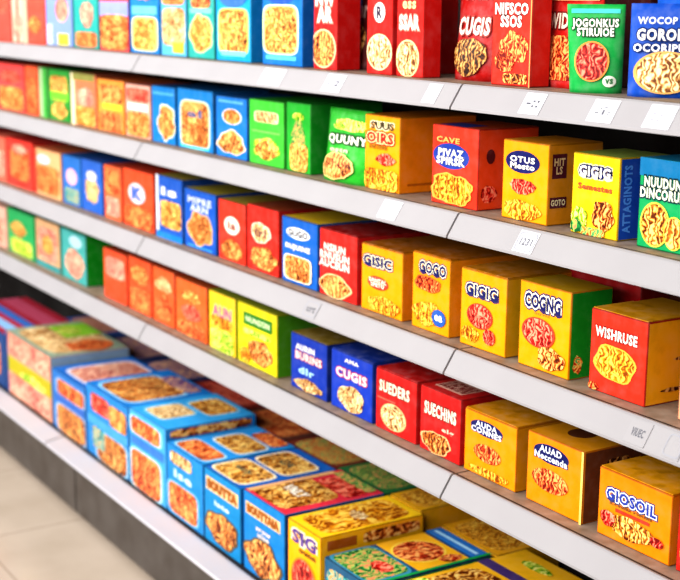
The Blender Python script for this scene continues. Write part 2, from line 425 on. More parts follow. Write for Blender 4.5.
# --- top shelf: tall packs cut by the picture's top edge in the photograph
H1 = .235
pack(1, -34, -12, 0, 'blurred orange-red box at the far end of the top shelf', '#d9584a', art=[P(.5, .3, .8, .4, 'rose', 'rect')], h=H1)
pack(1, -11, 12, 0, 'blurred plain red box before the cream-striped box, top shelf', '#dc4f42', art=[B(.0, .0, .3, 1, '#e58a74'), P(.6, .6, .6, .4, 'tomato', 'blob')], h=H1)
pack(1, 13, 24.5, 0, 'narrow cream and pink striped box on the top shelf', '#e0b8a4', art=[B(.35, 0, .65, 1, '#d2705e'), P(.5, .25, .7, .3, 'rose', 'rect')], h=H1)
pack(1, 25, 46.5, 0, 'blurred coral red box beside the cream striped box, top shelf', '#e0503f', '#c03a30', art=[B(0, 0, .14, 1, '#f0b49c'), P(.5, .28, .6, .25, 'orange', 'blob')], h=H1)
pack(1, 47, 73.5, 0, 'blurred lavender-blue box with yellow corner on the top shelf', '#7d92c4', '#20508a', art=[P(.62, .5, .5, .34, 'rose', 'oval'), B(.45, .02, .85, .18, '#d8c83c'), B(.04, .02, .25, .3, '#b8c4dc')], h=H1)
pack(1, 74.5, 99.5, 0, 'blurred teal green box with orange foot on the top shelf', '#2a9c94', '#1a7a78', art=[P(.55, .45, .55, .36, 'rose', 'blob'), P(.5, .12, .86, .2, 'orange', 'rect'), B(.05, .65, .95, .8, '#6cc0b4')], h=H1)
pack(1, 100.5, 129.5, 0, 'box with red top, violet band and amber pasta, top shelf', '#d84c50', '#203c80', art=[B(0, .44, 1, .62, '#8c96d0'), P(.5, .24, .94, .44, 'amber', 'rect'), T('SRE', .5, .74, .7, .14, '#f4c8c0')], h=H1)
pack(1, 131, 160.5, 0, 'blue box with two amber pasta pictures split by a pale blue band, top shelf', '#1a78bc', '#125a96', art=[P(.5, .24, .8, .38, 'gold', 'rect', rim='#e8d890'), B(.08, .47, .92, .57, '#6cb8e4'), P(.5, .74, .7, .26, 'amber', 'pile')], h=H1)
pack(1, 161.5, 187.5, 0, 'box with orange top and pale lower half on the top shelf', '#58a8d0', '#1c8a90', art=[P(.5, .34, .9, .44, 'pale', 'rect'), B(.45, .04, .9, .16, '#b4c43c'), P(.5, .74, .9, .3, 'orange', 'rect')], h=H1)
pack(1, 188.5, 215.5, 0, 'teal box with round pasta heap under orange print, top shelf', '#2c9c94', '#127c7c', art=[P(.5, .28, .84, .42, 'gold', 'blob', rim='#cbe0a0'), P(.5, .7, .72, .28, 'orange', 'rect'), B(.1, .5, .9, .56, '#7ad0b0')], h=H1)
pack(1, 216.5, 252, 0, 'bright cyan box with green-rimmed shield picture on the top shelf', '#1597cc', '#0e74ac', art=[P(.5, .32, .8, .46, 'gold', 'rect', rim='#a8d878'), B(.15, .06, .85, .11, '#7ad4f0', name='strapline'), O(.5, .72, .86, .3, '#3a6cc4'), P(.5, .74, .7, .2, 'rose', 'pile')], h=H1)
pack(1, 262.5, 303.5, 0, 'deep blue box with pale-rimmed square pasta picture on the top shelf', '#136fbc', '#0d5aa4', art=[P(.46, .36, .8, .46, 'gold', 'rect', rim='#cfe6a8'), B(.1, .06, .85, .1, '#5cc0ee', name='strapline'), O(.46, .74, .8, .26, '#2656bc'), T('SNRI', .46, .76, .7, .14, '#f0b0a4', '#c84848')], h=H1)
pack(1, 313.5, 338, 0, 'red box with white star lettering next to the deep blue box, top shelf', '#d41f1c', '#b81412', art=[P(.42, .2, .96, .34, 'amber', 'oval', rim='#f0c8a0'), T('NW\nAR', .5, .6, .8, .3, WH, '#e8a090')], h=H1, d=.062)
pack(1, 352, 365, 0, 'dark maroon bag in the gap between two red boxes, top shelf', '#5a1512', art=[T('ar', .5, .55, .6, .12, '#c8a8a0'), P(.5, .28, .7, .3, 'brown', 'blob')], h=H1, set_=.11, d=.06, pouch=True)
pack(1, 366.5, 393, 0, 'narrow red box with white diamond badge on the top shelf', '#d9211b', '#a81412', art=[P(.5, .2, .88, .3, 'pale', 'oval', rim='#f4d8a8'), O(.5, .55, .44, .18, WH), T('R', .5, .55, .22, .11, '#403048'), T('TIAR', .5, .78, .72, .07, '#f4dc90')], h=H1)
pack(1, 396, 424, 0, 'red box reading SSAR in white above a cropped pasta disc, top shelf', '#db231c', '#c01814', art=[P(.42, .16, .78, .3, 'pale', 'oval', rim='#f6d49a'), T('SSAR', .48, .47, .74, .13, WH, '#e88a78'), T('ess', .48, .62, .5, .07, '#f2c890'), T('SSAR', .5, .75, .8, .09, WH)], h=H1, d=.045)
pack(1, 446, 492, 0, 'dark red leaning bag with brown pasta set back on the top shelf', '#a31512', art=[T('CUTIN', .5, .72, .62, .1, '#e8d2c4', '#b05048'), T('CUGIS', .5, .45, .66, .15, '#eadbd0', '#a04840'), P(.5, .2, .72, .33, 'brown', 'blob')], h=H1, set_=.075, d=.07, pouch=True, taper=-.04, back='#7a0f0e')
pack(1, 490.5, 532, 0, 'tall red box reading NIFSCO SSOS on the top shelf', '#e03222', '#c8241a', art=[T('NIFSCO\nSSOS', .48, .55, .82, .19, WH, '#8a2a24', pad=.13), P(.56, .29, .76, .28, 'orange', 'pile'), P(.35, .2, .5, .2, 'orange', 'blob'), P(.62, .06, .6, .08, 'amber', 'rect'), B(.965, 0, .99, 1, '#f2a060', name='edge_stripe'), P(.6, .85, .6, .2, 'orange', 'blob')], h=H1, d=.045)
pack(1, 538, 592, 0, 'red bag reading WID half hidden behind the green bag', '#c41f1a', art=[T('WID', .25, .6, .4, .14, '#f0dcc8', '#7a1a18'), P(.36, .27, .6, .4, 'orange', 'rect'), B(.02, .78, .98, .81, '#f0a070', name='fold_line'), P(.35, .9, .3, .12, 'amber', 'pile')], h=.2, set_=.085, d=.05, pouch=True, back='#96120f')
pack(1, 561, 621.5, 2, 'green bag with red pasta oval and white two-line name, top shelf', '#1fa04a', art=[B(.06, .9, .94, .95, '#4cc4c0', name='strapline'), T('JOGONKUS\nSTIRUIOE', .5, .74, .82, .2, WH, '#12401c', pad=.14), P(.46, .36, .58, .42, 'tomato', 'oval', rim='#e89a4c'), O(.8, .14, .24, .13, '#e4e8d8'), T('vs', .8, .14, .14, .06, '#3a7a48')], set_=.008, d=.045, h=.15, rz=math.radians(36), pouch=True, taper=.1, back='#0f7a34')
pack(1, 625, 702, 14, 'large blue bag with oval bowl of pasta at the end of the top shelf', '#1a4fb0', art=[T('WOCOP NO', .5, .82, .8, .08, '#d8dcf0'), T('GORONT', .5, .67, .8, .13, WH, '#10265e', pad=.13), T('OCORIPUN', .48, .53, .84, .09, '#dfe2f2', '#10265e', pad=.13), P(.52, .27, .78, .42, 'pale', 'oval', rim='#d8a860')], set_=.03, d=.05, h=.152, rz=math.radians(38), pouch=True, back='#12377e')
pack(1, 652, 700, 0, 'blue box standing behind the large blue bag on the top shelf', '#1b5cc0', '#143f8a', art=[T('NIO', .5, .85, .6, .1, '#9ab4e4')], h=.2, set_=.2, d=.1)

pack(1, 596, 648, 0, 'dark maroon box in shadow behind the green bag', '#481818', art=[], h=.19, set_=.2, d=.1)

# --- second shelf
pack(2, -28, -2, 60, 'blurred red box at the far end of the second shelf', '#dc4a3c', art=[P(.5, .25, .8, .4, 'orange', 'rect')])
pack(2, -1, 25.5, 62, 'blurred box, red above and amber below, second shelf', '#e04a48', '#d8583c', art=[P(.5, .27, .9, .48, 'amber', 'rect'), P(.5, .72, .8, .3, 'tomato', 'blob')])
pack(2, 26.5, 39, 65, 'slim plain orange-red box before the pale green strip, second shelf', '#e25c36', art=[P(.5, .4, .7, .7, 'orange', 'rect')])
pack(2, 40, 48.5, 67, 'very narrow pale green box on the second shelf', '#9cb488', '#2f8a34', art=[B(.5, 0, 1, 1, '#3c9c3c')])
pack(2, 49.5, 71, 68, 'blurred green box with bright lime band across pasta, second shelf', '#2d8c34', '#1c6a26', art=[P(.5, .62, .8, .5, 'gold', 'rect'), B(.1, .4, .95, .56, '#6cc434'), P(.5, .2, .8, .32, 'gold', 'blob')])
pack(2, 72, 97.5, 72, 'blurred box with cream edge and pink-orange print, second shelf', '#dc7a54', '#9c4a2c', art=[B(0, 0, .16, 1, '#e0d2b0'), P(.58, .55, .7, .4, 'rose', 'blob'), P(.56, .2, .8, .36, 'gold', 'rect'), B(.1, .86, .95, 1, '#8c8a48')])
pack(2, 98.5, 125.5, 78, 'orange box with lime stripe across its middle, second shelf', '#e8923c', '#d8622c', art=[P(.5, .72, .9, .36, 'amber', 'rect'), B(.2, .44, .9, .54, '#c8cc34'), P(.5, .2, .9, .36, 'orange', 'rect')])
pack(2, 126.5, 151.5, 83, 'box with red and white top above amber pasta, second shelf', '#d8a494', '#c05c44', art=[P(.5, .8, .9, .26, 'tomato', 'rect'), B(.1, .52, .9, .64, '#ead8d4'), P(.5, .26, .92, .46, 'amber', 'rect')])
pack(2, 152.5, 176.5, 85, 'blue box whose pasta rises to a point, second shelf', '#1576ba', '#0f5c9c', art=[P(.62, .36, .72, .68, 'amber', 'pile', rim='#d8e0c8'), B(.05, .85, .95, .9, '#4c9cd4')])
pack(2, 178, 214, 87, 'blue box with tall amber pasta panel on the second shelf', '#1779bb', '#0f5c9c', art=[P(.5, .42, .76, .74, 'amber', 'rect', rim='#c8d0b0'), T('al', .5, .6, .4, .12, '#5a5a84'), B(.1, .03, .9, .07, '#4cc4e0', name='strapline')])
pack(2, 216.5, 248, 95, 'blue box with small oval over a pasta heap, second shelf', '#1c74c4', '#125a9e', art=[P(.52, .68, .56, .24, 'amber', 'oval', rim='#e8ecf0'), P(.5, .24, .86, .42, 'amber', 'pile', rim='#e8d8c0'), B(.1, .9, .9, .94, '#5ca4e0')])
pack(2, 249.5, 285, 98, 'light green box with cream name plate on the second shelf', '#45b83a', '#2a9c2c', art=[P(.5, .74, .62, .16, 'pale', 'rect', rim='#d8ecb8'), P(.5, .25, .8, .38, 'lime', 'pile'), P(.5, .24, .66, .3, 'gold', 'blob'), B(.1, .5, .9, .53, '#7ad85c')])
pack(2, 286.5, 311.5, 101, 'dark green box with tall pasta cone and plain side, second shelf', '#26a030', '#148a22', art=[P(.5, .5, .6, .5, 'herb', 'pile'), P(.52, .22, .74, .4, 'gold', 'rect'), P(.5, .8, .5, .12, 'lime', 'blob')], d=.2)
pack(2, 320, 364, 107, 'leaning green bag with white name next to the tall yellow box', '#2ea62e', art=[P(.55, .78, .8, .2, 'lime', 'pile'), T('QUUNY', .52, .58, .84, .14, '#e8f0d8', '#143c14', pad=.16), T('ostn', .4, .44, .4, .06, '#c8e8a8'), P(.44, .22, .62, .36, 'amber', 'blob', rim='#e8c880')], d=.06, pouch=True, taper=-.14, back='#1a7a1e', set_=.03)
pack(2, 364.5, 400.5, 113, 'tall yellow box reading OIRS in red on the second shelf', '#f89c08', '#d8800e', '#b8690e', art=[T('SUUS', .5, .86, .66, .1, '#5a4a2c', '#f6ecc8', pad=.14), T('OIRS', .45, .7, .76, .14, RD, '#f8e0a0', out2='#c0141a'), T('sermes', .4, .58, .5, .06, '#a06a14'), P(.62, .42, .56, .18, 'tomato', 'pile'), P(.5, .15, .94, .28, 'yellow', 'rect'), B(.1, .1, .9, .13, '#a85c0c', 'S', 'side_text_bar')], d=.2)  # orange-brown side: shade under the shelf put into the yellow
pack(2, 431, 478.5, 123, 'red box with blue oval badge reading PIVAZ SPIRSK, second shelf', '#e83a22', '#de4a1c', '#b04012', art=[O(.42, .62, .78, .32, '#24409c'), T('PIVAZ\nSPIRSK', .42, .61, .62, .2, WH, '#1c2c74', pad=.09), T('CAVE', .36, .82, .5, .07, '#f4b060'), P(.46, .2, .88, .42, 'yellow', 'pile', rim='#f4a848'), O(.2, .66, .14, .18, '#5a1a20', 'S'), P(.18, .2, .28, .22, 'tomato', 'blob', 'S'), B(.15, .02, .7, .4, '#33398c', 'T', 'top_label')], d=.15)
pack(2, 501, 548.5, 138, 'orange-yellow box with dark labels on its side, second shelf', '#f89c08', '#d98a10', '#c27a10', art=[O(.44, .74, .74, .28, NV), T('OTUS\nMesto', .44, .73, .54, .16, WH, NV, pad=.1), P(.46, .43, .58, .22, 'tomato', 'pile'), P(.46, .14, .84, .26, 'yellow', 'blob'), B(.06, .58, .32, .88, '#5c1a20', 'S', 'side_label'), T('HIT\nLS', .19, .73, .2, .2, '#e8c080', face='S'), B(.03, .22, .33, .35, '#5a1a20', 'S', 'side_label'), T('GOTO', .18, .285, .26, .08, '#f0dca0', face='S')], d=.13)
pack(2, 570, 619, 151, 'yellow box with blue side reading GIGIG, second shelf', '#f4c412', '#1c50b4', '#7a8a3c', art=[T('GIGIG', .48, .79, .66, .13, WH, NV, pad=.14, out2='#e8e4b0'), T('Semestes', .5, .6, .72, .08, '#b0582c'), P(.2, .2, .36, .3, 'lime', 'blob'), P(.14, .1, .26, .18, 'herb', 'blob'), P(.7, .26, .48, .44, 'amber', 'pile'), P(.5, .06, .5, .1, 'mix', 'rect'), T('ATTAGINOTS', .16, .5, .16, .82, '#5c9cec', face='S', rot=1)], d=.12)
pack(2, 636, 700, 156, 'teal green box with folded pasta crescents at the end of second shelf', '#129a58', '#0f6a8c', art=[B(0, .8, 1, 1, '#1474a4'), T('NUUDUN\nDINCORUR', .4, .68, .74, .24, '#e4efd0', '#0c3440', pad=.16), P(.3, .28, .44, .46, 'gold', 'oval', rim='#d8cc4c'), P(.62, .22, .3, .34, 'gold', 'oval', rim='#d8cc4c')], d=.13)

# --- third shelf
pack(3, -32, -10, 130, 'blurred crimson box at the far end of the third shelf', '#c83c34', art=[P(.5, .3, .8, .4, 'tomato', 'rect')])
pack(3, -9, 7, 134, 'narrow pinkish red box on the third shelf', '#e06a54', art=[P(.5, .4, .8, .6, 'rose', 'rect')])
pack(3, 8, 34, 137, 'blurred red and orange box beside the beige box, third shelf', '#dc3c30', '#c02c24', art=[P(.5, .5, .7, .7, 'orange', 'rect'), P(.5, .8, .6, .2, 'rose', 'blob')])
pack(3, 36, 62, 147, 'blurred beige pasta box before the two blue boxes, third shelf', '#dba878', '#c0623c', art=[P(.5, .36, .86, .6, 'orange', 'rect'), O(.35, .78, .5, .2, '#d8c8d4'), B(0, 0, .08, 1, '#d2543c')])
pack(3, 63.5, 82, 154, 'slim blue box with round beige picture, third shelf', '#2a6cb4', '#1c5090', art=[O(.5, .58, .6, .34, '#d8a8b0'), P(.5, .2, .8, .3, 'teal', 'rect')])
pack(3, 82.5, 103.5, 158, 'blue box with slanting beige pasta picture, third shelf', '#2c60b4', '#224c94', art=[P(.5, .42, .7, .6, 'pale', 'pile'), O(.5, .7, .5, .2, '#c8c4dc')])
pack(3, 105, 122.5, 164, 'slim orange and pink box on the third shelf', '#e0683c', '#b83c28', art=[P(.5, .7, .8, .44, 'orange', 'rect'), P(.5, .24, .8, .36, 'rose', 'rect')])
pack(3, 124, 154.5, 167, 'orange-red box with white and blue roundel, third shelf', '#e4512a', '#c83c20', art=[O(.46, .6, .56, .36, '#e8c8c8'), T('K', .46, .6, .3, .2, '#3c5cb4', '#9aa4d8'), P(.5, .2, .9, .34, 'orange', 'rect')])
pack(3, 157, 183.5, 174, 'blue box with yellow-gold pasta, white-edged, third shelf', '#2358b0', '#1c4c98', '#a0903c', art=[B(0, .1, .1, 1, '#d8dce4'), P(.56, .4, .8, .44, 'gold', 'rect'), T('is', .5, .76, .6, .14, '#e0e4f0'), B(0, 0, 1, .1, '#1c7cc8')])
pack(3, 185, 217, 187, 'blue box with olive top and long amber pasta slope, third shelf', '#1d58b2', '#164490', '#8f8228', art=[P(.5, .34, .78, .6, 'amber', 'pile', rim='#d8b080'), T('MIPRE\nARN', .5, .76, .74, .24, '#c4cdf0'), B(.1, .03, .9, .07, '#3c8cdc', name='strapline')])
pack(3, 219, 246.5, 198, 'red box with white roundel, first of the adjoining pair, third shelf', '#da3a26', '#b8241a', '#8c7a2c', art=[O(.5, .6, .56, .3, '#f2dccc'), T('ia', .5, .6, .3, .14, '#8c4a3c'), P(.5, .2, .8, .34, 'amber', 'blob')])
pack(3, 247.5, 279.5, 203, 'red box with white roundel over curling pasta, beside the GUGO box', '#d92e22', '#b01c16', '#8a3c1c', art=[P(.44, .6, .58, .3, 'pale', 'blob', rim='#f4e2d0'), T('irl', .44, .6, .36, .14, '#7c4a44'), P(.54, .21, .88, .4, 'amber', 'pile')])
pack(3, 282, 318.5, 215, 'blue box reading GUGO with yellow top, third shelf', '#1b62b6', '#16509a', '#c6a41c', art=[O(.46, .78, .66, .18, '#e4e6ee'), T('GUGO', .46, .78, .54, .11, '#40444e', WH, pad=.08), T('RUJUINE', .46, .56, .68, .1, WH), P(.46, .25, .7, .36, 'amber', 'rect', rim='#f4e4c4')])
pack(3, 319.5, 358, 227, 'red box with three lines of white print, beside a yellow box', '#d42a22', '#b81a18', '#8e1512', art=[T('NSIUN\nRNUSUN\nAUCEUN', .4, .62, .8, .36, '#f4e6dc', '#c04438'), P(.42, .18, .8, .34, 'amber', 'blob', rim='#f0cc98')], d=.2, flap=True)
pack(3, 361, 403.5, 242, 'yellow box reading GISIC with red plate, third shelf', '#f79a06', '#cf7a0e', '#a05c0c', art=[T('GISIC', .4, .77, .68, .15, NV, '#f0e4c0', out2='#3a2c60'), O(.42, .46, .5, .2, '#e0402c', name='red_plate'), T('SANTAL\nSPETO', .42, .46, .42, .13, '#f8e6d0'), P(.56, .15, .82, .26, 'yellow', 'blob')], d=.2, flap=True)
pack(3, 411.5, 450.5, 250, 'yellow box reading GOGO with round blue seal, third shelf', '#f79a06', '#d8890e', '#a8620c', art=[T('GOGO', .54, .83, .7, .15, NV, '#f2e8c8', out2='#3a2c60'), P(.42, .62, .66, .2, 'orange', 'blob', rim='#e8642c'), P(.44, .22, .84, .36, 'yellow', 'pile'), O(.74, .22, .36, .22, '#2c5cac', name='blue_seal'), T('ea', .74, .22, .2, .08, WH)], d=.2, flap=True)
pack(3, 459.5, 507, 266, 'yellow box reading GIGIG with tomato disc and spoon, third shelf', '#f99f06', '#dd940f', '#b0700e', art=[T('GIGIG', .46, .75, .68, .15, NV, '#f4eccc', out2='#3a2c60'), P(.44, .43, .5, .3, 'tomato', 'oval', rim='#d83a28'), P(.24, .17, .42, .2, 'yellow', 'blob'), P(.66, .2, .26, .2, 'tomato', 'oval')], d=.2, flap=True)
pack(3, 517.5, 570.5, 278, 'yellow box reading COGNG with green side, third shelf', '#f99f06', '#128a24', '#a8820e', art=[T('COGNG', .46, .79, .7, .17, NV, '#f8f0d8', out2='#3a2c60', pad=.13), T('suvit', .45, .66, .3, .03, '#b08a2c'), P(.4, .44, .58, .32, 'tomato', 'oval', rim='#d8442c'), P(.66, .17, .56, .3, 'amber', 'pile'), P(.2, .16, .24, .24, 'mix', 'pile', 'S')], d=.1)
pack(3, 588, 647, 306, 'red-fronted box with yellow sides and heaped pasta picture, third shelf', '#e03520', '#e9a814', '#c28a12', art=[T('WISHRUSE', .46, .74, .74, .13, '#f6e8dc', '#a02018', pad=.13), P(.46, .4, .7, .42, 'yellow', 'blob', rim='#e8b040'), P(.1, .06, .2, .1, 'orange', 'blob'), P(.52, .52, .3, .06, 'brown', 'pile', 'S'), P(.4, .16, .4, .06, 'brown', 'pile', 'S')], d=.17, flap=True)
pack(3, 677, 716, 335, 'pale salmon box cut by the frame edge, third shelf', '#e8a07c', '#d8804c', art=[P(.5, .4, .8, .4, 'orange', 'rect')])
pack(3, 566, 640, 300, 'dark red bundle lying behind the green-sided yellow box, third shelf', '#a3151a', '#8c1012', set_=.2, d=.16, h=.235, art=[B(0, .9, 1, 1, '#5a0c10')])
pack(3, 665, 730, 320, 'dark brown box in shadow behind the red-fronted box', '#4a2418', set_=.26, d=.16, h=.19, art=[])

# --- fourth shelf
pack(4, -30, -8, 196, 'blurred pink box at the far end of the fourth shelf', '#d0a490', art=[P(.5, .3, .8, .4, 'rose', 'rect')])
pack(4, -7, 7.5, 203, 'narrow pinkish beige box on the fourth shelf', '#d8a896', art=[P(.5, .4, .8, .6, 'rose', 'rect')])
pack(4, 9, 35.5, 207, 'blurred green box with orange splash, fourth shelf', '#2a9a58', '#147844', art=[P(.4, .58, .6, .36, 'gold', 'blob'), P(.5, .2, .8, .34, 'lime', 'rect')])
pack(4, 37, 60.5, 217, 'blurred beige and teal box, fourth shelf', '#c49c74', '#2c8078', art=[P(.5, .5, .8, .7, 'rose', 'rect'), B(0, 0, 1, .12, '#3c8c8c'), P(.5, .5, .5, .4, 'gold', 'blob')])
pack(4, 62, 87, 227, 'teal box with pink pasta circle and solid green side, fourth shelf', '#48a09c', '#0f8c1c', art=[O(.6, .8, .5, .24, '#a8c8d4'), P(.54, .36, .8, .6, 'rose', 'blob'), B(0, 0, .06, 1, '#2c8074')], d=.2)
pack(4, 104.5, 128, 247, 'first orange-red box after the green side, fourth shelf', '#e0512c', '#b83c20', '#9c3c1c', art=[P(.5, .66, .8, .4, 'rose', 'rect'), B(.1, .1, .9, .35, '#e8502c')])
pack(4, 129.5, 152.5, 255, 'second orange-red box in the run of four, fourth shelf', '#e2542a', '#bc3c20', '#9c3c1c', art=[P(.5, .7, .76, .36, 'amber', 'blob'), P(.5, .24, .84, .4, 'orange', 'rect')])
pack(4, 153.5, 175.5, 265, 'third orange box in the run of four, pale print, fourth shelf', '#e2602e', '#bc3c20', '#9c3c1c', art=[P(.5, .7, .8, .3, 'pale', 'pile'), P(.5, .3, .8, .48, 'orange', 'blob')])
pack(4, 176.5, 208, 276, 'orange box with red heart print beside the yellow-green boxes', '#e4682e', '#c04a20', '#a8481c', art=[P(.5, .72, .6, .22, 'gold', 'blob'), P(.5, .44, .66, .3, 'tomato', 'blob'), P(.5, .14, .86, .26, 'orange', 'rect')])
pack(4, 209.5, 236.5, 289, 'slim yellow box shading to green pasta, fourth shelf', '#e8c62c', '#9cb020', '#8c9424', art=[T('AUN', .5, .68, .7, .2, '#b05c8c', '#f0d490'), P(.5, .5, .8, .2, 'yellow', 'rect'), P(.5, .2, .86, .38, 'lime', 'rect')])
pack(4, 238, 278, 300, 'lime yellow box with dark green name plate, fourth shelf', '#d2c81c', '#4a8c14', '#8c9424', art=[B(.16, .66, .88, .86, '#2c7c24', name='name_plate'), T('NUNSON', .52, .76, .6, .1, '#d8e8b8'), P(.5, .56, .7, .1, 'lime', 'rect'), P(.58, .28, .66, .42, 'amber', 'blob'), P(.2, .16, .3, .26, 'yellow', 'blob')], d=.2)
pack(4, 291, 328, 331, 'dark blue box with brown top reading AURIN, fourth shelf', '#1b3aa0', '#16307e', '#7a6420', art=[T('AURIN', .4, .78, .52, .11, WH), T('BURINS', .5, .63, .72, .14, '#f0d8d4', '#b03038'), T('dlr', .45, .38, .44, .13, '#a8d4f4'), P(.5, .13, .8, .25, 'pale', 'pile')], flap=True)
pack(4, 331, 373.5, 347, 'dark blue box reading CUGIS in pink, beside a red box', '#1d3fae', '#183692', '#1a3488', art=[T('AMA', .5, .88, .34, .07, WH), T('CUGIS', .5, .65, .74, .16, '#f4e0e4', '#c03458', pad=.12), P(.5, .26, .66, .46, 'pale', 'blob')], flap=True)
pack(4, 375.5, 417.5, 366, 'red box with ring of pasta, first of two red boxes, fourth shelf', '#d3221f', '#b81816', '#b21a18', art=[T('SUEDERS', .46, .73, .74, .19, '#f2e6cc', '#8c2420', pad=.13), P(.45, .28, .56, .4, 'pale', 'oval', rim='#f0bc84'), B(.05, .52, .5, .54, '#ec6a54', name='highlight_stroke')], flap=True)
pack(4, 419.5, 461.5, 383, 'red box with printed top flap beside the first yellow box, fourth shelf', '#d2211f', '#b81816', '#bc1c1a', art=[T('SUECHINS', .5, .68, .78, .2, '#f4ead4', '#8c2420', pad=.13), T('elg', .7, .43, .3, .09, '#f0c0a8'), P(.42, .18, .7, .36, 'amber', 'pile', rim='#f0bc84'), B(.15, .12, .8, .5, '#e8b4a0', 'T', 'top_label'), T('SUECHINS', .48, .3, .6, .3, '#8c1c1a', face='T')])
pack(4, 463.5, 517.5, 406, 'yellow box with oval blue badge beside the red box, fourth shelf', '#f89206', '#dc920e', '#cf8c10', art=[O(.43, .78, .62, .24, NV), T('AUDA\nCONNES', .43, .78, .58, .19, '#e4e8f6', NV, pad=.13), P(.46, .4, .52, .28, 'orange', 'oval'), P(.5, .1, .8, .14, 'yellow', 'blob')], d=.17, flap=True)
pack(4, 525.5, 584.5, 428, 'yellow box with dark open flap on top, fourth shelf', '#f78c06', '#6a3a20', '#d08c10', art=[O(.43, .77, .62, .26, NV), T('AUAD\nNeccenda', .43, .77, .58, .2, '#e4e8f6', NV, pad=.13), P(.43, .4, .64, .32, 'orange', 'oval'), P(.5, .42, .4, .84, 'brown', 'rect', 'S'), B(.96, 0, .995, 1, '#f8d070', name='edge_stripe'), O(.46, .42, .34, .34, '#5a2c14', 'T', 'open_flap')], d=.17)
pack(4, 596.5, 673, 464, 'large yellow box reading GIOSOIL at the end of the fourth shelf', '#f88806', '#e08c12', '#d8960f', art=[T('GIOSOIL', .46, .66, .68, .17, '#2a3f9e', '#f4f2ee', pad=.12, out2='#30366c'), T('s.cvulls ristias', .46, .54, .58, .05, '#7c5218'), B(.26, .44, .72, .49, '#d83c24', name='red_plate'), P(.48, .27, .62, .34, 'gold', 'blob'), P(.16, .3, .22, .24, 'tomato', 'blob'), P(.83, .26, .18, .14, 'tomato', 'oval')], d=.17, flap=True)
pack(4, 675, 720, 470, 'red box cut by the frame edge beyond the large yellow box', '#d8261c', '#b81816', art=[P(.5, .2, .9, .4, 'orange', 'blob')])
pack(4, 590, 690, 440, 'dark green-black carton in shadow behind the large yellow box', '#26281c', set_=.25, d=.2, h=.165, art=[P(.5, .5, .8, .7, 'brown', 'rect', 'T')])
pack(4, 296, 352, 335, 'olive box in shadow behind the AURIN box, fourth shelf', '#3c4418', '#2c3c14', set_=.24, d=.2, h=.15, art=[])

# --- bottom deck: big cartons lying deep, their tops on show
S5, D5 = -.05, .29
def lid(*a): return list(a)
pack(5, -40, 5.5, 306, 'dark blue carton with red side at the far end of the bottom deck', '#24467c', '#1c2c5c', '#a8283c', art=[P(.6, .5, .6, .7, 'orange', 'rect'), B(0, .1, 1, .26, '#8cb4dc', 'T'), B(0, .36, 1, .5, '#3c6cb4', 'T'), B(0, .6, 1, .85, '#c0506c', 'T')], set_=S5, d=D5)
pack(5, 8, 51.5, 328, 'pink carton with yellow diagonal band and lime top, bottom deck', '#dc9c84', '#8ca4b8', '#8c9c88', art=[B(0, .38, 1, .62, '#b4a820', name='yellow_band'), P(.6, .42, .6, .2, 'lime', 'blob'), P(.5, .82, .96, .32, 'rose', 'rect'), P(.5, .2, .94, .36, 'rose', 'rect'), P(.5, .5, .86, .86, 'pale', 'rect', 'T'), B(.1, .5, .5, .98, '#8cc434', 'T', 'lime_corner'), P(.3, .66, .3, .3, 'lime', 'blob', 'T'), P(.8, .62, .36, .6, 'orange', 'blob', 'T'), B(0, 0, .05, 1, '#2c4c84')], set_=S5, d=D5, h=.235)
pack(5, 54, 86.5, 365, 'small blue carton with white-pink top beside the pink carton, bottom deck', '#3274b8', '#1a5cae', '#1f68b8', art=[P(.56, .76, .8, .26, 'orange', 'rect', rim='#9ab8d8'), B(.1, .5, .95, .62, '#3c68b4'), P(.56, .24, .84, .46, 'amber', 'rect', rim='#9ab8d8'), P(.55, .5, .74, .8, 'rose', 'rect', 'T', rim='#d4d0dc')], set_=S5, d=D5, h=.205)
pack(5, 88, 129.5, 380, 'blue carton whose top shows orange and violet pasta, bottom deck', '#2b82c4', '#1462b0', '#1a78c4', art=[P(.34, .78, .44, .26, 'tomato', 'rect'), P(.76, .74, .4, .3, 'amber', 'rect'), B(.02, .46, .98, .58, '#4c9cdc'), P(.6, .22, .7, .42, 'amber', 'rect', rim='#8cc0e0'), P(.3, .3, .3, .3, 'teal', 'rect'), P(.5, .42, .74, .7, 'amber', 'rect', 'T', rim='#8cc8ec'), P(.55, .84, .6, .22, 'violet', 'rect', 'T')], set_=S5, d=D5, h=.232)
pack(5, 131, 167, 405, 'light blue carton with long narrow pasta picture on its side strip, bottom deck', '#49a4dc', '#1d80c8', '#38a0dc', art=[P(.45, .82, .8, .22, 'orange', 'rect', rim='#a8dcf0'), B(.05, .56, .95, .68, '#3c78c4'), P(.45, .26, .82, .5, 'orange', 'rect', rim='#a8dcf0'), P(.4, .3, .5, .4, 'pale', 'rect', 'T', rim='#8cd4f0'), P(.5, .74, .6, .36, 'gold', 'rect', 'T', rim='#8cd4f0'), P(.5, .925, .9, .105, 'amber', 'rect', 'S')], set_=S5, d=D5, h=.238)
pack(5, 168, 204, 440, 'blue carton with two pasta panels across its top, bottom deck', '#2488ca', '#1268b4', '#2590d4', art=[P(.4, .84, .6, .18, 'pale', 'rect'), T('ise', .45, .63, .5, .12, '#c8e4f4'), P(.45, .27, .8, .44, 'orange', 'rect', rim='#7cc4e8'), P(.5, .17, .8, .26, 'orange', 'rect', 'T', rim='#9cd8f0'), P(.55, .58, .7, .34, 'gold', 'rect', 'T', rim='#c8e0e8'), P(.6, .88, .6, .2, 'orange', 'rect', 'T')], set_=S5, d=D5, h=.206)
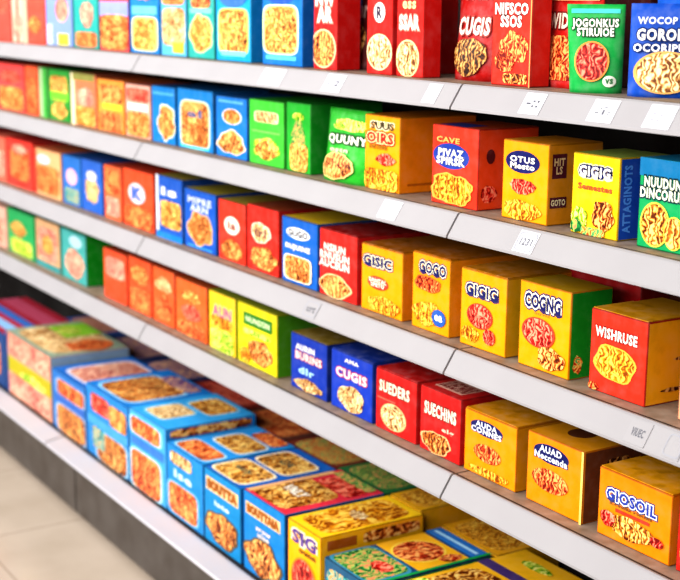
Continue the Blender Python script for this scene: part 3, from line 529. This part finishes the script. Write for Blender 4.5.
pack(5, 205, 241.5, 464, 'blue carton with two framed pictures on top, beside the red-topped carton', '#1a86be', '#1162ae', '#1b64b8', art=[B(.06, .72, .94, .9, '#ecc890', name='name_plate'), T('SOUTTA', .5, .81, .8, .12, '#b0641c', '#7c3c10'), T('iate', .5, .6, .4, .07, '#d8ecf4'), P(.5, .27, .86, .48, 'amber', 'pile', rim='#6a5a3c'), P(.46, .24, .8, .38, 'gold', 'rect', 'T', rim='#f0e4c0'), T('auly', .42, .26, .4, .1, '#4a5a4c', face='T'), P(.48, .68, .78, .38, 'gold', 'rect', 'T', rim='#f4e4c0'), T('GA', .5, .68, .3, .1, '#4a5a4c', face='T')], set_=S5, d=D5, h=.206)
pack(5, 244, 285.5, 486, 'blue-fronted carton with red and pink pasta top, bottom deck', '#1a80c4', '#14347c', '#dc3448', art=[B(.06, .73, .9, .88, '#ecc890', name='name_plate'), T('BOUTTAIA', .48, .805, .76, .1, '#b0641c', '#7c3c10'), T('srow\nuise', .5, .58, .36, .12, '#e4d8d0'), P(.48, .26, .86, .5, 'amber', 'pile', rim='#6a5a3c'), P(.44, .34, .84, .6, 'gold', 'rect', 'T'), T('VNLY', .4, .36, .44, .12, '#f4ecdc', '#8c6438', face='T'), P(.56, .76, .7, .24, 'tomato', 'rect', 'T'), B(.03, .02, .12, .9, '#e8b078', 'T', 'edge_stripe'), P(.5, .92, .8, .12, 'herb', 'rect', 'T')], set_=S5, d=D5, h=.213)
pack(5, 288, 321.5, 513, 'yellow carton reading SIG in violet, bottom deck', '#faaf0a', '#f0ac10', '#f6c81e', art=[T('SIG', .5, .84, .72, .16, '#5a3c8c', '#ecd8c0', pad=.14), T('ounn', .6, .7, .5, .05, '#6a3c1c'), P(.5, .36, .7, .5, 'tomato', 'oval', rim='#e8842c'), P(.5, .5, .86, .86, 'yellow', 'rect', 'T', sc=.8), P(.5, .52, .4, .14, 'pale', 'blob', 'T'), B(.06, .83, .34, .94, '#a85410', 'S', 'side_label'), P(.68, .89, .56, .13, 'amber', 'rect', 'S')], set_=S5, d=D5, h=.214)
pack(5, 324, 371.5, 554, 'low carton with teal and yellow lid edged in green, bottom deck', '#2a5c7c', '#0f8a44', '#1a4c78', art=[P(.5, .5, .9, .8, 'teal', 'rect'), P(.46, .2, .84, .36, 'herb', 'rect', 'T', rim='#3c8ca8'), P(.6, .24, .36, .14, 'tomato', 'blob', 'T'), B(.02, .41, .94, .83, '#f0b41c', 'T', 'yellow_panel'), P(.46, .6, .6, .36, 'orange', 'oval', 'T', rim='#f4d24c'), P(.82, .72, .2, .18, 'orange', 'blob', 'T'), B(.0, .85, .95, .985, '#2a74c0', 'T', 'blue_strip'), B(.05, .9, .9, .93, '#a8d4f0', 'T', 'blue_strip'), B(.945, .0, .995, 1, '#159a4c', 'T', 'green_edge')], set_=S5+.002, d=.335, h=.174)
pack(5, 374, 470, 610, 'yellow carton with violet stripe across its top, bottom deck', '#f8af0a', '#e0a010', '#f2b81c', art=[P(.5, .38, .9, .5, 'gold', 'rect', 'T'), P(.12, .2, .2, .2, 'lime', 'rect', 'T'), B(0, .66, 1, .74, '#4a3470', 'T', 'violet_stripe'), P(.3, .88, .3, .08, 'lime', 'blob', 'T')], set_=S5+.002, d=.42, h=.178)
# second rank behind, glimpsed between the tops and the shelf above
BK = [(-4.95, -4.62, '#3c5ca4', 'rose', 'pale blue and pink carton in the rank behind the far blue carton', .2),
      (-4.60, -4.24, '#26305c', 'violet', 'dark violet carton behind the lime-topped pink carton', .19),
      (-4.22, -3.92, '#2a3a70', 'violet', 'indigo carton behind the small blue carton', .19),
      (-3.90, -3.55, '#8c2c24', 'tomato', 'dull red carton behind the orange and violet topped carton', .19),
      (-3.53, -3.22, '#6c3a2c', 'orange', 'brown-orange carton behind the light blue carton', .19),
      (-3.20, -2.93, '#7c3428', 'mix', 'carton of mixed pasta behind the twin-panel blue carton', .195),
      (-2.91, -2.68, '#2c7440', 'herb', 'green and orange carton behind the red-topped carton', .205),
      (-2.66, -2.525, '#e8ac18', 'yellow', 'yellow carton behind the violet-lettered yellow carton', .212),
      (-2.505, -2.285, '#e8a81c', 'yellow', 'yellow carton behind the green-edged lid', .172)]
for i, (xa, xb, c, pal, lab, h) in enumerate(BK):
    root = tag(empty('pasta_box', (xa, .3 if i == 8 else .252, SHELF_Z[5])), lab, 'box', 'second rank of cartons on the bottom deck')
    pk = Pack(xb-xa, .19, h)
    o = bpy.data.objects.new('carton', carton_mesh(pk, c, c, c)); COL.objects.link(o); o.parent = root
    decorate(root, pk, [P(.5, .45, .84, .8, pal, 'rect', 'T')], random.Random(i))


# ------------------------------------------------------------------ light: ceiling panels over the aisle, an added far-end lamp, soft store ambience
def area(name, loc, rot, sx, sy, e, col=(1, 1, 1)):
    l = bpy.data.lights.new(name, 'AREA'); l.shape = 'RECTANGLE'; l.size = sx; l.size_y = sy; l.energy = e; l.color = col
    o = bpy.data.objects.new(name, l); COL.objects.link(o); o.location = loc; o.rotation_euler = rot
    return o
area('ceiling_and_fill_light', (-3.0, -1.15, 3.1), (math.radians(14), 0, 0), 8, .7, 55, (1, .985, .96))
area('ceiling_and_fill_light', (-3.6, -2.9, 2.5), (math.radians(60), 0, 0), 9, 1.5, 330, (1, .985, .965))
area('ceiling_and_fill_light', (-5.6, -1.3, 2.9), (math.radians(26), 0, 0), 3.4, .6, 22, (.9, .95, 1))  # added cool lamp that brightens the rails at the far end
w = bpy.data.worlds.new('store_ambience'); scn.world = w; w.use_nodes = True
w.node_tree.nodes['Background'].inputs[0].default_value = (1, .97, .95, 1); w.node_tree.nodes['Background'].inputs[1].default_value = .22

# ------------------------------------------------------------------ camera
cd = bpy.data.cameras.new('camera'); cam = bpy.data.objects.new('camera', cd); COL.objects.link(cam)
cd.sensor_width = 36; cd.sensor_fit = 'HORIZONTAL'; cd.lens = 36*F_PX/680
cam.matrix_world = Matrix(((RGT.x, UPV.x, -FWD.x, CAM.x), (RGT.y, UPV.y, -FWD.y, CAM.y), (RGT.z, UPV.z, -FWD.z, CAM.z), (0, 0, 0, 1)))
cd.dof.use_dof = True; cd.dof.focus_distance = 2.42; cd.dof.aperture_fstop = 3.9; cd.clip_start = .05
scn.camera = cam
scn.view_settings.view_transform = 'Standard'; scn.view_settings.look = 'None'
scn.view_settings.exposure = .3; scn.view_settings.gamma = .86
